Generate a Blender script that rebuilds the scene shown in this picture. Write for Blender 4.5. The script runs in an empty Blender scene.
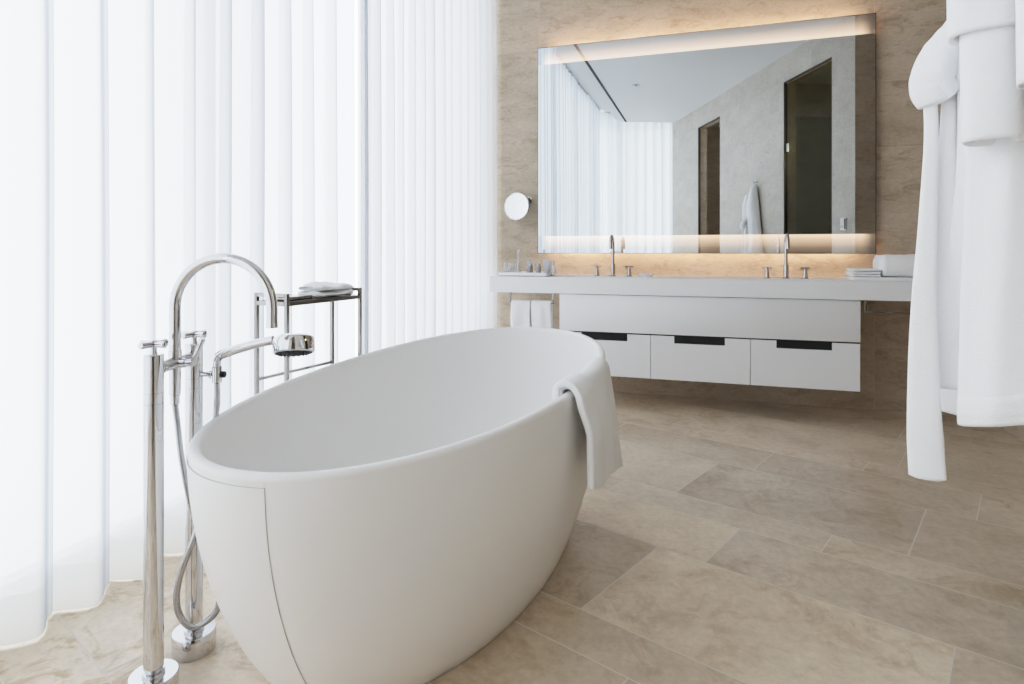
import bpy, bmesh, random, math
from math import sin, cos, pi, radians, sqrt, tan, floor as ffloor
from mathutils import Vector, Matrix, noise

random.seed(7)
SC = bpy.context.scene
COL = SC.collection

# ------------------------------------------------------------------ helpers
def V(*a):
    return Vector(a)

class MB:
    """collects shapes in world coordinates, builds ONE mesh object"""
    def __init__(self):
        self.v = []; self.f = []; self.mi = []; self.cur = 0
    def add(self, vs, fs):
        o = len(self.v)
        self.v += [Vector(p) for p in vs]
        self.f += [tuple(i + o for i in q) for q in fs]
        self.mi += [self.cur] * len(fs)
        return self
    def box(self, a, b, xf=None):
        x0, y0, z0 = a; x1, y1, z1 = b
        vs = [V(x0,y0,z0),V(x1,y0,z0),V(x1,y1,z0),V(x0,y1,z0),V(x0,y0,z1),V(x1,y0,z1),V(x1,y1,z1),V(x0,y1,z1)]
        if xf is not None: vs = [xf @ p for p in vs]
        return self.add(vs, [(0,3,2,1),(4,5,6,7),(0,1,5,4),(1,2,6,5),(2,3,7,6),(3,0,4,7)])
    def rbox(self, a, b, r=.004, seg=2, xf=None):
        """box with rounded edges"""
        bm = bmesh.new()
        bmesh.ops.create_cube(bm, size=1)
        c = (Vector(a) + Vector(b)) / 2; s = Vector(b) - Vector(a)
        for p in bm.verts: p.co = V(p.co.x*s.x, p.co.y*s.y, p.co.z*s.z) + c
        r = min(r, min(abs(k) for k in s) * .49)
        bmesh.ops.bevel(bm, geom=bm.edges[:], offset=r, segments=seg, profile=.5, affect='EDGES')
        bm.verts.index_update()
        self.add([(xf @ p.co if xf is not None else p.co.copy()) for p in bm.verts], [[q.index for q in f.verts] for f in bm.faces])
        bm.free(); return self
    def tube(self, pts, r, seg=16, caps=True, closed=False):
        pts = [Vector(p) for p in pts]; n = len(pts)
        rr = r if isinstance(r, (list, tuple)) else [r] * n
        vs = []; up = None
        for i, p in enumerate(pts):
            if closed: t = pts[(i+1) % n] - pts[i-1]
            else: t = pts[min(i+1, n-1)] - pts[max(i-1, 0)]
            t.normalize()
            if up is None:
                up = t.orthogonal().normalized()
            up = (up - t * up.dot(t))
            if up.length < 1e-6: up = t.orthogonal()
            up.normalize(); sd = t.cross(up)
            for k in range(seg):
                a = 2*pi*k/seg
                vs.append(p + (up*cos(a) + sd*sin(a)) * rr[i])
        fs = []
        for i in range(n if closed else n-1):
            j = (i+1) % n
            for k in range(seg):
                l = (k+1) % seg
                fs.append((i*seg+k, i*seg+l, j*seg+l, j*seg+k))
        if caps and not closed:
            fs.append(tuple(range(seg-1, -1, -1))); fs.append(tuple((n-1)*seg + k for k in range(seg)))
        return self.add(vs, fs)
    def lathe(self, prof, o=(0,0,0), axis=(0,0,1), seg=32):
        """prof: list of (radius, height) along axis from o"""
        ax = Vector(axis).normalized(); u = ax.orthogonal().normalized(); w = ax.cross(u); o = Vector(o)
        vs = []; rings = []
        for r, h in prof:
            if r < 1e-6:
                rings.append([len(vs)]); vs.append(o + ax*h)
            else:
                rings.append(list(range(len(vs), len(vs)+seg)))
                for k in range(seg):
                    a = 2*pi*k/seg
                    vs.append(o + ax*h + (u*cos(a) + w*sin(a))*r)
        fs = []
        for A, B in zip(rings, rings[1:]):
            if len(A) == 1 and len(B) == 1: continue
            for k in range(seg):
                l = (k+1) % seg
                if len(A) == 1: fs.append((A[0], B[l], B[k]))
                elif len(B) == 1: fs.append((A[k], A[l], B[0]))
                else: fs.append((A[k], A[l], B[l], B[k]))
        return self.add(vs, fs)
    def grid(self, fn, nu, nv, closed_u=False):
        vs = []
        for j in range(nv+1):
            for i in range(nu if closed_u else nu+1):
                vs.append(fn(i/nu, j/nv))
        w = nu if closed_u else nu+1
        fs = []
        for j in range(nv):
            for i in range(nu):
                k = (i+1) % w if closed_u else i+1
                fs.append((j*w+i, j*w+k, (j+1)*w+k, (j+1)*w+i))
        return self.add(vs, fs)
    def poly(self, pts, z0, z1):
        """vertical prism over a plan polygon"""
        n = len(pts)
        vs = [V(p[0],p[1],z0) for p in pts] + [V(p[0],p[1],z1) for p in pts]
        fs = [tuple(range(n-1,-1,-1)), tuple(range(n, 2*n))] + [(i,(i+1)%n,(i+1)%n+n,i+n) for i in range(n)]
        return self.add(vs, fs)
    def build(self, name, mat, parent=None, smooth=True, sharp=38, bevel=0, kind=None, pivot=None, fix=True):
        me = bpy.data.meshes.new(name)
        o = bpy.data.objects.new(name, me); COL.objects.link(o)
        if parent is not None:
            off = world_loc(parent)
        else:
            if pivot is None:
                xs=[p.x for p in self.v]; ys=[p.y for p in self.v]; zs=[p.z for p in self.v]
                pivot = V((min(xs)+max(xs))/2,(min(ys)+max(ys))/2,min(zs))
            off = Vector(pivot)
        if parent is not None: o.parent = parent
        else: o.location = off
        me.from_pydata([p - off for p in self.v], [], self.f)
        mats = mat if isinstance(mat, (list, tuple)) else [mat]
        for m in mats: me.materials.append(m)
        for p, i in zip(me.polygons, self.mi): p.material_index = i
        me.validate(); me.update()
        if fix:
            bm = bmesh.new(); bm.from_mesh(me)
            bmesh.ops.recalc_face_normals(bm, faces=bm.faces[:]); bm.to_mesh(me); bm.free()
        if smooth:
            me.polygons.foreach_set('use_smooth', [True]*len(me.polygons))
            me.set_sharp_from_angle(angle=radians(sharp))
        if bevel:
            b = o.modifiers.new('bevel', 'BEVEL'); b.width = bevel; b.segments = 2; b.limit_method = 'ANGLE'
        if kind: o['kind'] = kind
        return o

LOC = {}
def world_loc(o):
    p = Vector(o.location); q = o.parent
    while q is not None: p = p + Vector(q.location); q = q.parent
    return p
def thing(name, loc, label, cat, group=None):
    o = bpy.data.objects.new(name, None); COL.objects.link(o)
    o.location = loc; o.empty_display_size = .05
    return tag(o, label, cat, group)
def tag(o, label, cat, group=None, kind=None):
    o['label'] = label; o['category'] = cat
    if group: o['group'] = group
    if kind: o['kind'] = kind
    return o
def smoothstep(a, b, x):
    t = max(0, min(1, (x-a)/(b-a))); return t*t*(3-2*t)
def bez(pts, n=40):
    """catmull-rom through pts"""
    P = [Vector(p) for p in pts]; P = [2*P[0]-P[1]] + P + [2*P[-1]-P[-2]]
    out = []
    m = len(P)-3
    for i in range(m):
        for k in range(n):
            t = k/n
            a,b,c,d = P[i],P[i+1],P[i+2],P[i+3]
            out.append(.5*((2*b)+(c-a)*t+(2*a-5*b+4*c-d)*t*t+(3*b-a-3*c+d)*t**3))
    out.append(P[-2].copy()); return out

# ------------------------------------------------------------------ materials
def mat(name, color=(.8,.8,.8), rough=.5, metal=0, spec=.5, **kw):
    m = bpy.data.materials.new(name); m.use_nodes = True
    b = m.node_tree.nodes['Principled BSDF']
    b.inputs['Base Color'].default_value = (*color, 1)
    b.inputs['Roughness'].default_value = rough
    b.inputs['Metallic'].default_value = metal
    b.inputs['Specular IOR Level'].default_value = spec
    for k, v in kw.items(): b.inputs[k].default_value = v
    return m
def nodes(m):
    return m.node_tree.nodes, m.node_tree.links, m.node_tree.nodes['Principled BSDF']
def N(nt, typ, **kw):
    n = nt.new(typ)
    for k, v in kw.items(): setattr(n, k, v)
    return n
def ramp(nt, stops):
    r = nt.new('ShaderNodeValToRGB'); e = r.color_ramp.elements
    while len(e) < len(stops): e.new(.5)
    for q, (p, c) in zip(e, stops): q.position = p; q.color = (*c, 1) if len(c) == 3 else c
    return r
def mixc(nt, ln, a, b, f, blend='MIX'):
    x = nt.new('ShaderNodeMix'); x.data_type = 'RGBA'; x.blend_type = blend
    for s, val in ((0, f), (6, a), (7, b)):
        if hasattr(val, 'is_linked'): ln.new(val, x.inputs[s])
        elif isinstance(val, tuple): x.inputs[s].default_value = (*val, 1)
        else: x.inputs[s].default_value = val
    return x.outputs[2]

def stone(name, light, dark, vein, rough=.45, scale=1.0, stretch=(1,1,1), vein_amt=.55, spec=.4, vein_lo=.5, bumpy=.06, tint=.22, vein_by_tile=False):
    """limestone: cloudy base, brown vein flecks, per-slab tint from the mesh attribute 'tint'"""
    m = mat(name, light, rough, spec=spec); nt, ln, b = nodes(m)
    tc = N(nt, 'ShaderNodeTexCoord'); at = N(nt, 'ShaderNodeAttribute', attribute_name='tint')
    off = N(nt, 'ShaderNodeVectorMath', operation='MULTIPLY_ADD')
    ln.new(at.outputs['Color'], off.inputs[0]); off.inputs[1].default_value = (37, 23, 11); ln.new(tc.outputs['Object'], off.inputs[2])
    mp = N(nt, 'ShaderNodeMapping'); mp.inputs['Scale'].default_value = stretch; ln.new(off.outputs[0], mp.inputs[0])
    n1 = N(nt, 'ShaderNodeTexNoise'); n1.inputs['Scale'].default_value = 2.6*scale; n1.inputs['Detail'].default_value = 7; n1.inputs['Roughness'].default_value = .62
    n2 = N(nt, 'ShaderNodeTexNoise'); n2.inputs['Scale'].default_value = 6.5*scale; n2.inputs['Detail'].default_value = 9; n2.inputs['Roughness'].default_value = .72; n2.inputs['Distortion'].default_value = .9
    n3 = N(nt, 'ShaderNodeTexNoise'); n3.inputs['Scale'].default_value = 38*scale; n3.inputs['Detail'].default_value = 5; n3.inputs['Roughness'].default_value = .7
    for n in (n1, n2, n3): ln.new(mp.outputs[0], n.inputs['Vector'])
    r1 = ramp(nt, [(.32, dark), (.66, light)]); ln.new(n1.outputs['Fac'], r1.inputs[0])
    r2 = ramp(nt, [(vein_lo, (0,0,0)), (vein_lo+.16, (1,1,1))]); ln.new(n2.outputs['Fac'], r2.inputs[0])
    r2b = N(nt, 'ShaderNodeMath', operation='MULTIPLY'); ln.new(r2.outputs[0], r2b.inputs[0]); r2b.inputs[1].default_value = vein_amt
    if vein_by_tile:
        sv = N(nt, 'ShaderNodeSeparateColor'); ln.new(at.outputs['Color'], sv.inputs[0])
        mv = N(nt, 'ShaderNodeMath', operation='MULTIPLY'); ln.new(r2b.outputs[0], mv.inputs[0]); ln.new(sv.outputs[1], mv.inputs[1]); mv.use_clamp = True; r2b = mv
    c = mixc(nt, ln, r1.outputs[0], vein, r2b.outputs[0])
    r3 = ramp(nt, [(.3, (.86,.86,.86)), (.7, (1.1,1.1,1.1))]); ln.new(n3.outputs['Fac'], r3.inputs[0])
    c = mixc(nt, ln, c, r3.outputs[0], 1.0, 'MULTIPLY')
    sep = N(nt, 'ShaderNodeSeparateColor'); ln.new(at.outputs['Color'], sep.inputs[0])
    ma = N(nt, 'ShaderNodeMapRange'); ln.new(sep.outputs[0], ma.inputs[0]); ma.inputs[3].default_value = 1-tint*.6; ma.inputs[4].default_value = 1+tint*.4
    cc = N(nt, 'ShaderNodeCombineColor')
    for i in range(3): ln.new(ma.outputs[0], cc.inputs[i])
    c = mixc(nt, ln, c, cc.outputs[0], 1.0, 'MULTIPLY')
    ln.new(c, b.inputs['Base Color'])
    bp = N(nt, 'ShaderNodeBump'); bp.inputs['Strength'].default_value = bumpy; bp.inputs['Distance'].default_value = .004
    ln.new(n3.outputs['Fac'], bp.inputs['Height']); ln.new(bp.outputs[0], b.inputs['Normal'])
    rr = N(nt, 'ShaderNodeMapRange'); ln.new(n2.outputs['Fac'], rr.inputs[0]); rr.inputs[3].default_value = rough-.1; rr.inputs[4].default_value = rough+.12
    ln.new(rr.outputs[0], b.inputs['Roughness'])
    return m

def terry(name, color=(.94,.945,.955), scale=420, strength=.55):
    m = mat(name, color, .95, spec=.1); nt, ln, b = nodes(m)
    b.inputs['Sheen Weight'].default_value = .35; b.inputs['Sheen Roughness'].default_value = .6
    tc = N(nt, 'ShaderNodeTexCoord')
    n = N(nt, 'ShaderNodeTexNoise'); n.inputs['Scale'].default_value = scale; n.inputs['Detail'].default_value = 2
    n2 = N(nt, 'ShaderNodeTexNoise'); n2.inputs['Scale'].default_value = 22; n2.inputs['Detail'].default_value = 3
    ln.new(tc.outputs['Object'], n.inputs['Vector']); ln.new(tc.outputs['Object'], n2.inputs['Vector'])
    ad = N(nt, 'ShaderNodeMath', operation='MULTIPLY_ADD'); ln.new(n2.outputs['Fac'], ad.inputs[0]); ad.inputs[1].default_value = 1.6; ln.new(n.outputs['Fac'], ad.inputs[2])
    bp = N(nt, 'ShaderNodeBump'); bp.inputs['Strength'].default_value = strength; bp.inputs['Distance'].default_value = .002
    ln.new(ad.outputs[0], bp.inputs['Height']); ln.new(bp.outputs[0], b.inputs['Normal'])
    return m

def sheer(name, clear=.16, transl=.5, col=(.93,.945,.97)):
    """translucent woven voile: part open weave, part light scattered through, part reflected"""
    m = bpy.data.materials.new(name); m.use_nodes = True
    nt, ln = m.node_tree.nodes, m.node_tree.links
    nt.remove(nt['Principled BSDF']); out = nt['Material Output']
    tr = N(nt, 'ShaderNodeBsdfTransparent'); tl = N(nt, 'ShaderNodeBsdfTranslucent'); df = N(nt, 'ShaderNodeBsdfDiffuse')
    tl.inputs[0].default_value = (*col, 1); df.inputs[0].default_value = (*col, 1)
    m1 = N(nt, 'ShaderNodeMixShader'); m1.inputs[0].default_value = transl
    ln.new(df.outputs[0], m1.inputs[1]); ln.new(tl.outputs[0], m1.inputs[2])
    m2 = N(nt, 'ShaderNodeMixShader')
    # weave: fine horizontal and vertical threads change how open the cloth is
    tc = N(nt, 'ShaderNodeTexCoord')
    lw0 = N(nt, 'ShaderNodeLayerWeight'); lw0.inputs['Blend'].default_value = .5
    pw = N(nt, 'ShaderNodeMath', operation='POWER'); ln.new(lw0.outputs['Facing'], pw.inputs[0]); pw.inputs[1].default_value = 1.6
    edge = mixc(nt, ln, col, (.33,.365,.44), pw.outputs[0])  # fold shade put into the colour: bluish grey where the cloth turns away
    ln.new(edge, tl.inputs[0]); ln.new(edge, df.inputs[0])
    wv = N(nt, 'ShaderNodeTexWave', wave_type='BANDS', bands_direction='Z'); wv.inputs['Scale'].default_value = 38; wv.inputs['Distortion'].default_value = .6; wv.inputs['Detail'].default_value = 1
    ln.new(tc.outputs['Object'], wv.inputs['Vector'])
    # threads overlap when the cloth is seen edge-on
    lw = N(nt, 'ShaderNodeLayerWeight'); lw.inputs['Blend'].default_value = .35
    mr = N(nt, 'ShaderNodeMapRange'); ln.new(wv.outputs['Fac'], mr.inputs[0]); mr.inputs[3].default_value = clear*.85; mr.inputs[4].default_value = clear*1.15
    iv = N(nt, 'ShaderNodeMath', operation='SUBTRACT'); iv.inputs[0].default_value = 1; ln.new(lw.outputs['Facing'], iv.inputs[1])
    mu = N(nt, 'ShaderNodeMath', operation='MULTIPLY'); ln.new(mr.outputs[0], mu.inputs[0]); ln.new(iv.outputs[0], mu.inputs[1])
    op = N(nt, 'ShaderNodeMath', operation='SUBTRACT'); op.inputs[0].default_value = 1; ln.new(mu.outputs[0], op.inputs[1])
    ln.new(op.outputs[0], m2.inputs[0]); ln.new(tr.outputs[0], m2.inputs[1]); ln.new(m1.outputs[0], m2.inputs[2])
    ln.new(m2.outputs[0], out.inputs[0])
    return m

def glass(name, tint=(1,1,1), gloss=.12, rough=0, gs=1.):
    m = bpy.data.materials.new(name); m.use_nodes = True
    nt, ln = m.node_tree.nodes, m.node_tree.links
    nt.remove(nt['Principled BSDF']); out = nt['Material Output']
    tr = N(nt, 'ShaderNodeBsdfTransparent'); tr.inputs[0].default_value = (*tint, 1)
    gl = N(nt, 'ShaderNodeBsdfGlossy'); gl.inputs['Roughness'].default_value = rough
    lw = N(nt, 'ShaderNodeLayerWeight'); lw.inputs['Blend'].default_value = .5
    fr = N(nt, 'ShaderNodeMath', operation='POWER'); ln.new(lw.outputs['Facing'], fr.inputs[0]); fr.inputs[1].default_value = 5
    ad = N(nt, 'ShaderNodeMath', operation='MULTIPLY_ADD'); ln.new(fr.outputs[0], ad.inputs[0]); ad.inputs[1].default_value = .9*gs; ad.inputs[2].default_value = (.03+gloss*.2)*gs
    mx = N(nt, 'ShaderNodeMixShader'); ln.new(ad.outputs[0], mx.inputs[0]); ln.new(tr.outputs[0], mx.inputs[1]); ln.new(gl.outputs[0], mx.inputs[2])
    ln.new(mx.outputs[0], out.inputs[0]); return m

def emit(name, color, strength):
    m = bpy.data.materials.new(name); m.use_nodes = True
    nt, ln = m.node_tree.nodes, m.node_tree.links
    nt.remove(nt['Principled BSDF'])
    e = N(nt, 'ShaderNodeEmission'); e.inputs[0].default_value = (*color, 1); e.inputs[1].default_value = strength
    ln.new(e.outputs[0], nt['Material Output'].inputs[0]); return m

M_floor = stone('limestone_floor', (.785,.675,.54), (.615,.505,.38), (.45,.33,.205), rough=.31, scale=1.0, vein_amt=.75, vein_lo=.5, spec=.45, tint=.42, vein_by_tile=True)
M_grout = mat('floor_grout', (.80,.74,.66), .8)
M_wall = stone('limestone_wall', (.58,.49,.392), (.455,.375,.287), (.33,.255,.175), rough=.5, scale=1.0, stretch=(1,1,2.4), vein_amt=.7, vein_lo=.5, spec=.3, tint=.14)
M_walldaylit = stone('limestone_wall_daylit', (.60,.555,.49), (.50,.455,.395), (.38,.33,.27), rough=.5, scale=1.0, stretch=(1,1,1.6), vein_amt=.35, vein_lo=.52, spec=.3, tint=.05)  # greyer copy of the wall stone, daylight and mirror tint put into its colour
M_wallgrout = mat('wall_grout', (.585,.50,.41), .8)
M_ceil = mat('ceiling_paint', (.80,.81,.82), .8)
M_white_wall = mat('white_paint', (.8,.8,.8), .7)
M_black = mat('black_recess', (.004,.004,.005), .6)
M_chrome = mat('chrome', (.68,.68,.695), .04, 1)
M_steel = mat('polished_steel', (.32,.305,.285), .16, 1)
M_nickel = mat('polished_nickel', (.46,.43,.41), .12, 1)
M_tub = mat('matte_stone_resin', (.88,.87,.855), .38, spec=.4)
M_seam = mat('panel_joint', (.42,.40,.37), .8)
M_lacquer = mat('white_lacquer', (.85,.86,.875), .28, spec=.45)
M_counter = mat('white_solid_surface', (.87,.88,.89), .3, spec=.45)
M_terry = terry('white_terry')
M_robe = terry('white_robe_terry', (.92,.925,.94), 360, .6)
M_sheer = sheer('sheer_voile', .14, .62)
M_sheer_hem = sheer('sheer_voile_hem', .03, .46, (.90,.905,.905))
M_glass = glass('window_glass')
M_drink = glass('drinking_glass', (.96,.97,.98), .3, 0, 1.5)
M_doorglass = glass('smoked_door_glass', (.50,.50,.40), .0, 0, .25)
M_alu = mat('window_aluminium', (.55,.55,.54), .4, .6)
M_dark = mat('dark_metal', (.03,.03,.03), .35, .8)
M_greyplastic = mat('grey_bottle', (.33,.31,.32), .4)
M_palegrey = mat('pale_grey_tube', (.50,.50,.53), .45)
M_porcelain = mat('white_porcelain', (.85,.85,.85), .2)
M_soap = mat('soap_grey', (.42,.40,.40), .6)
M_rubber = mat('black_rubber', (.015,.015,.015), .6)
M_frame = mat('bronze_door_frame', (.10,.09,.08), .4, .5)
M_hinge = mat('satin_hinge', (.55,.55,.55), .3, 1)

# braided hose: chrome with ring bump
M_hose = mat('braided_steel_hose', (.52,.52,.53), .25, 1)

def mirror_mat(zlo, zhi, band):
    """silvered glass with two frosted strips along top and bottom lit from behind"""
    m = bpy.data.materials.new('backlit_mirror'); m.use_nodes = True
    nt, ln = m.node_tree.nodes, m.node_tree.links
    nt.remove(nt['Principled BSDF'])
    gl = N(nt, 'ShaderNodeBsdfGlossy'); gl.inputs[0].default_value = (.70,.745,.765,1); gl.inputs['Roughness'].default_value = 0
    ln.new(gl.outputs[0], nt['Material Output'].inputs[0])
    return m

# ------------------------------------------------------------------ plan
H = 3.17                       # ceiling
D = 4.58                       # vanity wall face, y
A22 = radians(22)
U = V(sin(A22), cos(A22), 0)   # along the right wall and the tile grid
W = V(cos(A22), -sin(A22), 0)  # across
X0 = .04                       # right wall passes (X0, 0)
def RW(s, d, z=0):
    """point by the right wall: s along it, d out of it into the room"""
    return V(X0,0,0) + U*s - W*d + V(0,0,z)

def slab_surface(name, rects, origin, eu, ev, mats, kind='structure', gap=.0015, lift=.0008, tints=None):
    """one mesh: slabs (u0,u1,v0,v1) on a plane, a grout plane just below, tint attribute per slab"""
    n = Vector(eu).cross(Vector(ev)).normalized()
    vs=[]; fs=[]; mi=[]; tn=[]
    def quad(u0,u1,v0,v1,h,m,t):
        o=len(vs)
        for a,b in ((u0,v0),(u1,v0),(u1,v1),(u0,v1)): vs.append(Vector(origin)+Vector(eu)*a+Vector(ev)*b+n*h)
        fs.append((o,o+1,o+2,o+3)); mi.append(m); tn.append(t)
    for q_,(u0,u1,v0,v1) in enumerate(rects):
        t=(random.random() if tints is None else tints[q_][0],random.random() if tints is None else tints[q_][1],random.random())
        quad(u0+gap,u1-gap,v0+gap,v1-gap,0,0,t)
        quad(u0,u1,v0,v1,-lift,1,t)
    me=bpy.data.meshes.new(name); me.from_pydata(vs,[],fs)
    for m in mats: me.materials.append(m)
    for p,m in zip(me.polygons,mi): p.material_index=m
    at=me.attributes.new('tint','FLOAT_COLOR','FACE')
    for i,t in enumerate(tn): at.data[i].color=(*t,1)
    me.update()
    o=bpy.data.objects.new(name,me); COL.objects.link(o); o['kind']=kind
    return o

# floor: rows .49 / .31 / .17 of long slabs, turned 22 degrees to the vanity wall
rows=[]
edges=[1.375]
pat=[.168,.495,.325]           # going up from 1.342
e=1.342; i=0
while e < 5.6:
    w=pat[i%3]; rows.append((e,e+w)); e+=w; i+=1
e=1.342; i=2
while e > -3.6:
    w=pat[i%3]; rows.append((e-w,e)); e-=w; i-=1
rows.sort()
JOINT={1.51:-.146, 2.005:-.83, 2.33:-.55, 2.498:-.313, 2.993:-.15, 3.318:-.6, 3.486:-.48, 1.342:-.45, 1.017:-.75, .522:-.9}
L=.855
rects=[]; TINT={}
def tint_of(a,v0,v1):
    c=(v0+v1)/2
    if abs(a-1.51)<.03: return .95 if -1.0<c<-.1 else (.38 if c<-1.0 else .45)
    if abs(a-2.005)<.03: return .92 if c<-.83 else .45
    return random.uniform(.25,.7)
for (a,b) in rows:
    j=None
    for k,v in JOINT.items():
        if abs(a-k)<.03: j=v
    if j is None: j=random.random()*L
    v=j-L*ffloor((j+3.6)/L)
    vv=v-L
    while vv < 4.2:
        TINT[len(rects)]=(tint_of(a,vv,vv+L) if not (a<1.0 and vv<-1.2) else random.uniform(.8,1.), random.uniform(.35,1.0) if not (a<1.0 and vv<-1.2) else 2.0)  # near-curtain tiles: sunlit brightness put into the tint, heavier veins are stone
        rects.append((a,b,vv,vv+L)); vv+=L
# eu x ev must point up
rects=[(v0,v1,u0,u1) for (u0,u1,v0,v1) in rects]
floor_o=slab_surface('floor',rects,(0,0,0),W,U,[M_floor,M_grout],tints=TINT,gap=.002)
bmf=bmesh.new(); bmf.from_mesh(floor_o.data)      # the stone stops at the window line
bmesh.ops.bisect_plane(bmf,geom=bmf.verts[:]+bmf.edges[:]+bmf.faces[:],plane_co=(-2.02,0,0),plane_no=(-1,0,0),clear_outer=True)
bmf.to_mesh(floor_o.data); bmf.free()

def wall_slabs(u0,u1,z0,z1,vert,hz,zoff=0.415):
    """rows of slabs between z0..z1; vert: list of vertical joints or pitch"""
    out=[]; zs=[z0]; z=zoff
    while z<z1:
        if z>z0+.02: zs.append(z)
        z+=hz
    zs.append(z1)
    for r,(a,b) in enumerate(zip(zs,zs[1:])):
        if isinstance(vert,list): xs=[u0]+[x for x in vert if u0<x<u1]+[u1]
        else:
            o=(r%2)*vert*.5; xs=[u0]; x=u0-vert+o+.3
            while x<u1:
                if x>u0+.02: xs.append(x)
                x+=vert
            xs.append(u1)
        for p,q in zip(xs,xs[1:]): out.append((p,q,a,b))
    return out
WM=[M_wall,M_wallgrout]
# vanity wall: joints line up with the mirror's two ends
slab_surface('wall_vanity', wall_slabs(-2.1,1.62,0,3.4,[-1.258,1.021],.435), (0,D,0), V(1,0,0), V(0,0,1), WM)
wb=MB(); wb.box((-2.1,D+.002,0),(1.75,D+.12,3.4)); wb.build('wall_vanity_core',M_white_wall,kind='structure')
# right wall with two tall openings (s ranges), thickness T
T=.14
d1=(-.60,.205); d2=(1.905,2.80); SEND=3.15; SBEG=-1.75
DZ=2.88
def rw_slabs(s0,s1,z0,z1):
    return [( -b, -a, c, d) for (a,b,c,d) in wall_slabs(s0,s1,z0,z1,1.3,.435)]
# face seen from the room: eu must run so that eu x ev points into the room (-W).  U x Z = W, so use -U
rr=[]
for s0,s1,z0,z1 in ((SBEG,d1[0],0,DZ),(d1[1],d2[0],0,DZ),(d2[1],SEND,0,DZ)):
    rr+=rw_slabs(s0,s1,z0,z1)
rr+=[(-b,-a,c,d) for (a,b,c,d) in wall_slabs(SBEG,SEND,DZ,3.4,1.3,1.0)]
slab_surface('wall_right', rr, V(X0,0,0), -U, V(0,0,1), [M_walldaylit,M_walldaylit])
M_walls = stone('limestone_wall_plain', (.56,.475,.385), (.45,.37,.285), (.33,.25,.175), rough=.5, stretch=(1,1,2.4), spec=.3, tint=.0)
def rbx(mb,s0,s1,dd0,dd1,z0,z1):
    a=[RW(s0,dd0),RW(s1,dd0),RW(s1,dd1),RW(s0,dd1)]
    mb.poly(a,z0,z1)
core=MB()
for s0,s1 in ((SBEG,d1[0]),(d1[1],d2[0]),(d2[1],SEND-.002)):
    rbx(core,s0,s1,-T,-.001,0,DZ)
rbx(core,SBEG,SEND-.002,-T,-.001,DZ,3.4)
core.build('wall_right_core',M_walls,kind='structure',smooth=False)
# return wall and side wall closing the niche beside the vanity
corner=RW(SEND,0)
rt=MB(); rt.poly([(corner.x,corner.y),(1.75,corner.y-.0),(1.75,corner.y-.12),(corner.x+.07,corner.y-.12)],0,3.4)
rt.build('wall_return',M_walls,kind='structure',smooth=False)
slab_surface('wall_side', [(-b,-a,c,d) for (a,b,c,d) in wall_slabs(corner.y-.1,D,0,3.4,1.2,.435)], (1.62,0,0), V(0,-1,0), V(0,0,1), WM)
sb=MB(); sb.box((1.622,corner.y-.1,0),(1.75,D+.1,3.4)); sb.build('wall_side_core',M_walls,kind='structure')
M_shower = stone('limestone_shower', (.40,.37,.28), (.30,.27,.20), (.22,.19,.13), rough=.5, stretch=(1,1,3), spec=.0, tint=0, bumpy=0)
# dark rooms behind the two openings
rm=MB()
rbx(rm,-1.75,-1.63,-2.4,-T,0,3.4);  rbx(rm,-1.75,2.95,-2.5,-2.4,0,3.4); rbx(rm,2.95,3.05,-2.5,-T,0,3.4)
rm.build('wall_corridor',M_walls,kind='structure',smooth=False)
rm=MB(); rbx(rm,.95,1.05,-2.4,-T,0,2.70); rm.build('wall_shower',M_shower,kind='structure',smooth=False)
rm=MB(); rbx(rm,.95,1.05,-2.4,-T,2.70,3.4); rm.build('wall_shower_upper',M_walls,kind='structure',smooth=False)
cc=MB(); rbx(cc,-1.75,3.05,-2.5,-T-.001,3.11,3.16); cc.build('ceiling_corridor',M_ceil,kind='structure',smooth=False)

for s_,d_,e_ in ((.50,-.75,7.),(2.90,-.60,15.)):  # unseen point lights added to brighten the rooms behind the openings
    l_=bpy.data.lights.new('room_fill_light','POINT'); l_.shadow_soft_size=.08; l_.energy=e_; l_.color=(1,.95,.88)
    lo_=bpy.data.objects.new('room_fill_light',l_); COL.objects.link(lo_); lo_.location=RW(s_,d_,2.2)
# far window wall behind the camera: runs along W through FP
FP=V(-1.34,-1.21,0)            # where the ceiling slot ends
def FW(t,d,z=0):               # t along W, d into the room (+U)
    return FP+W*t+U*d+V(0,0,z)
# ceiling with a curtain pocket along both window walls
XE=-1.47
ce=MB()
p_far=[FW(-.14,0),FW(5.2,0)]
ce.poly([(XE,D+.05),(XE,FW(-.14,0).y),(p_far[1].x,p_far[1].y),(3.2,D+.05)],H,H+.03)
ce.build('ceiling',M_ceil,kind='structure',smooth=False)
cp=MB(); cp.poly([(-2.3,D+.1),(-2.3,-3),(4.2,-4.2),(4.2,D+.1)],3.4,3.44); cp.build('ceiling_lid',M_ceil,kind='structure',smooth=False)  # lid over pocket and rooms, added to keep sky light out
fa=MB(); fa.box((XE-.012,-1.12,H),(XE,D,3.4)); fa.build('trim_1',M_ceil,kind='structure',smooth=False)
fa=MB(); fa.poly([FW(-.14,-.012),FW(2.2,-.012),FW(2.2,0),FW(-.14,0)],H,3.4); fa.build('trim_2',M_ceil,kind='structure',smooth=False)
# black linear slot let into the ceiling
sl=MB(); sl.box((-1.350,-1.2,H-.004),(-1.318,D-.02,H+.002))
tag(sl.build('linear_ceiling_slot',M_black,smooth=False),'long thin black slot in the white ceiling beside the curtain, seen in the mirror','ceiling slot')
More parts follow.
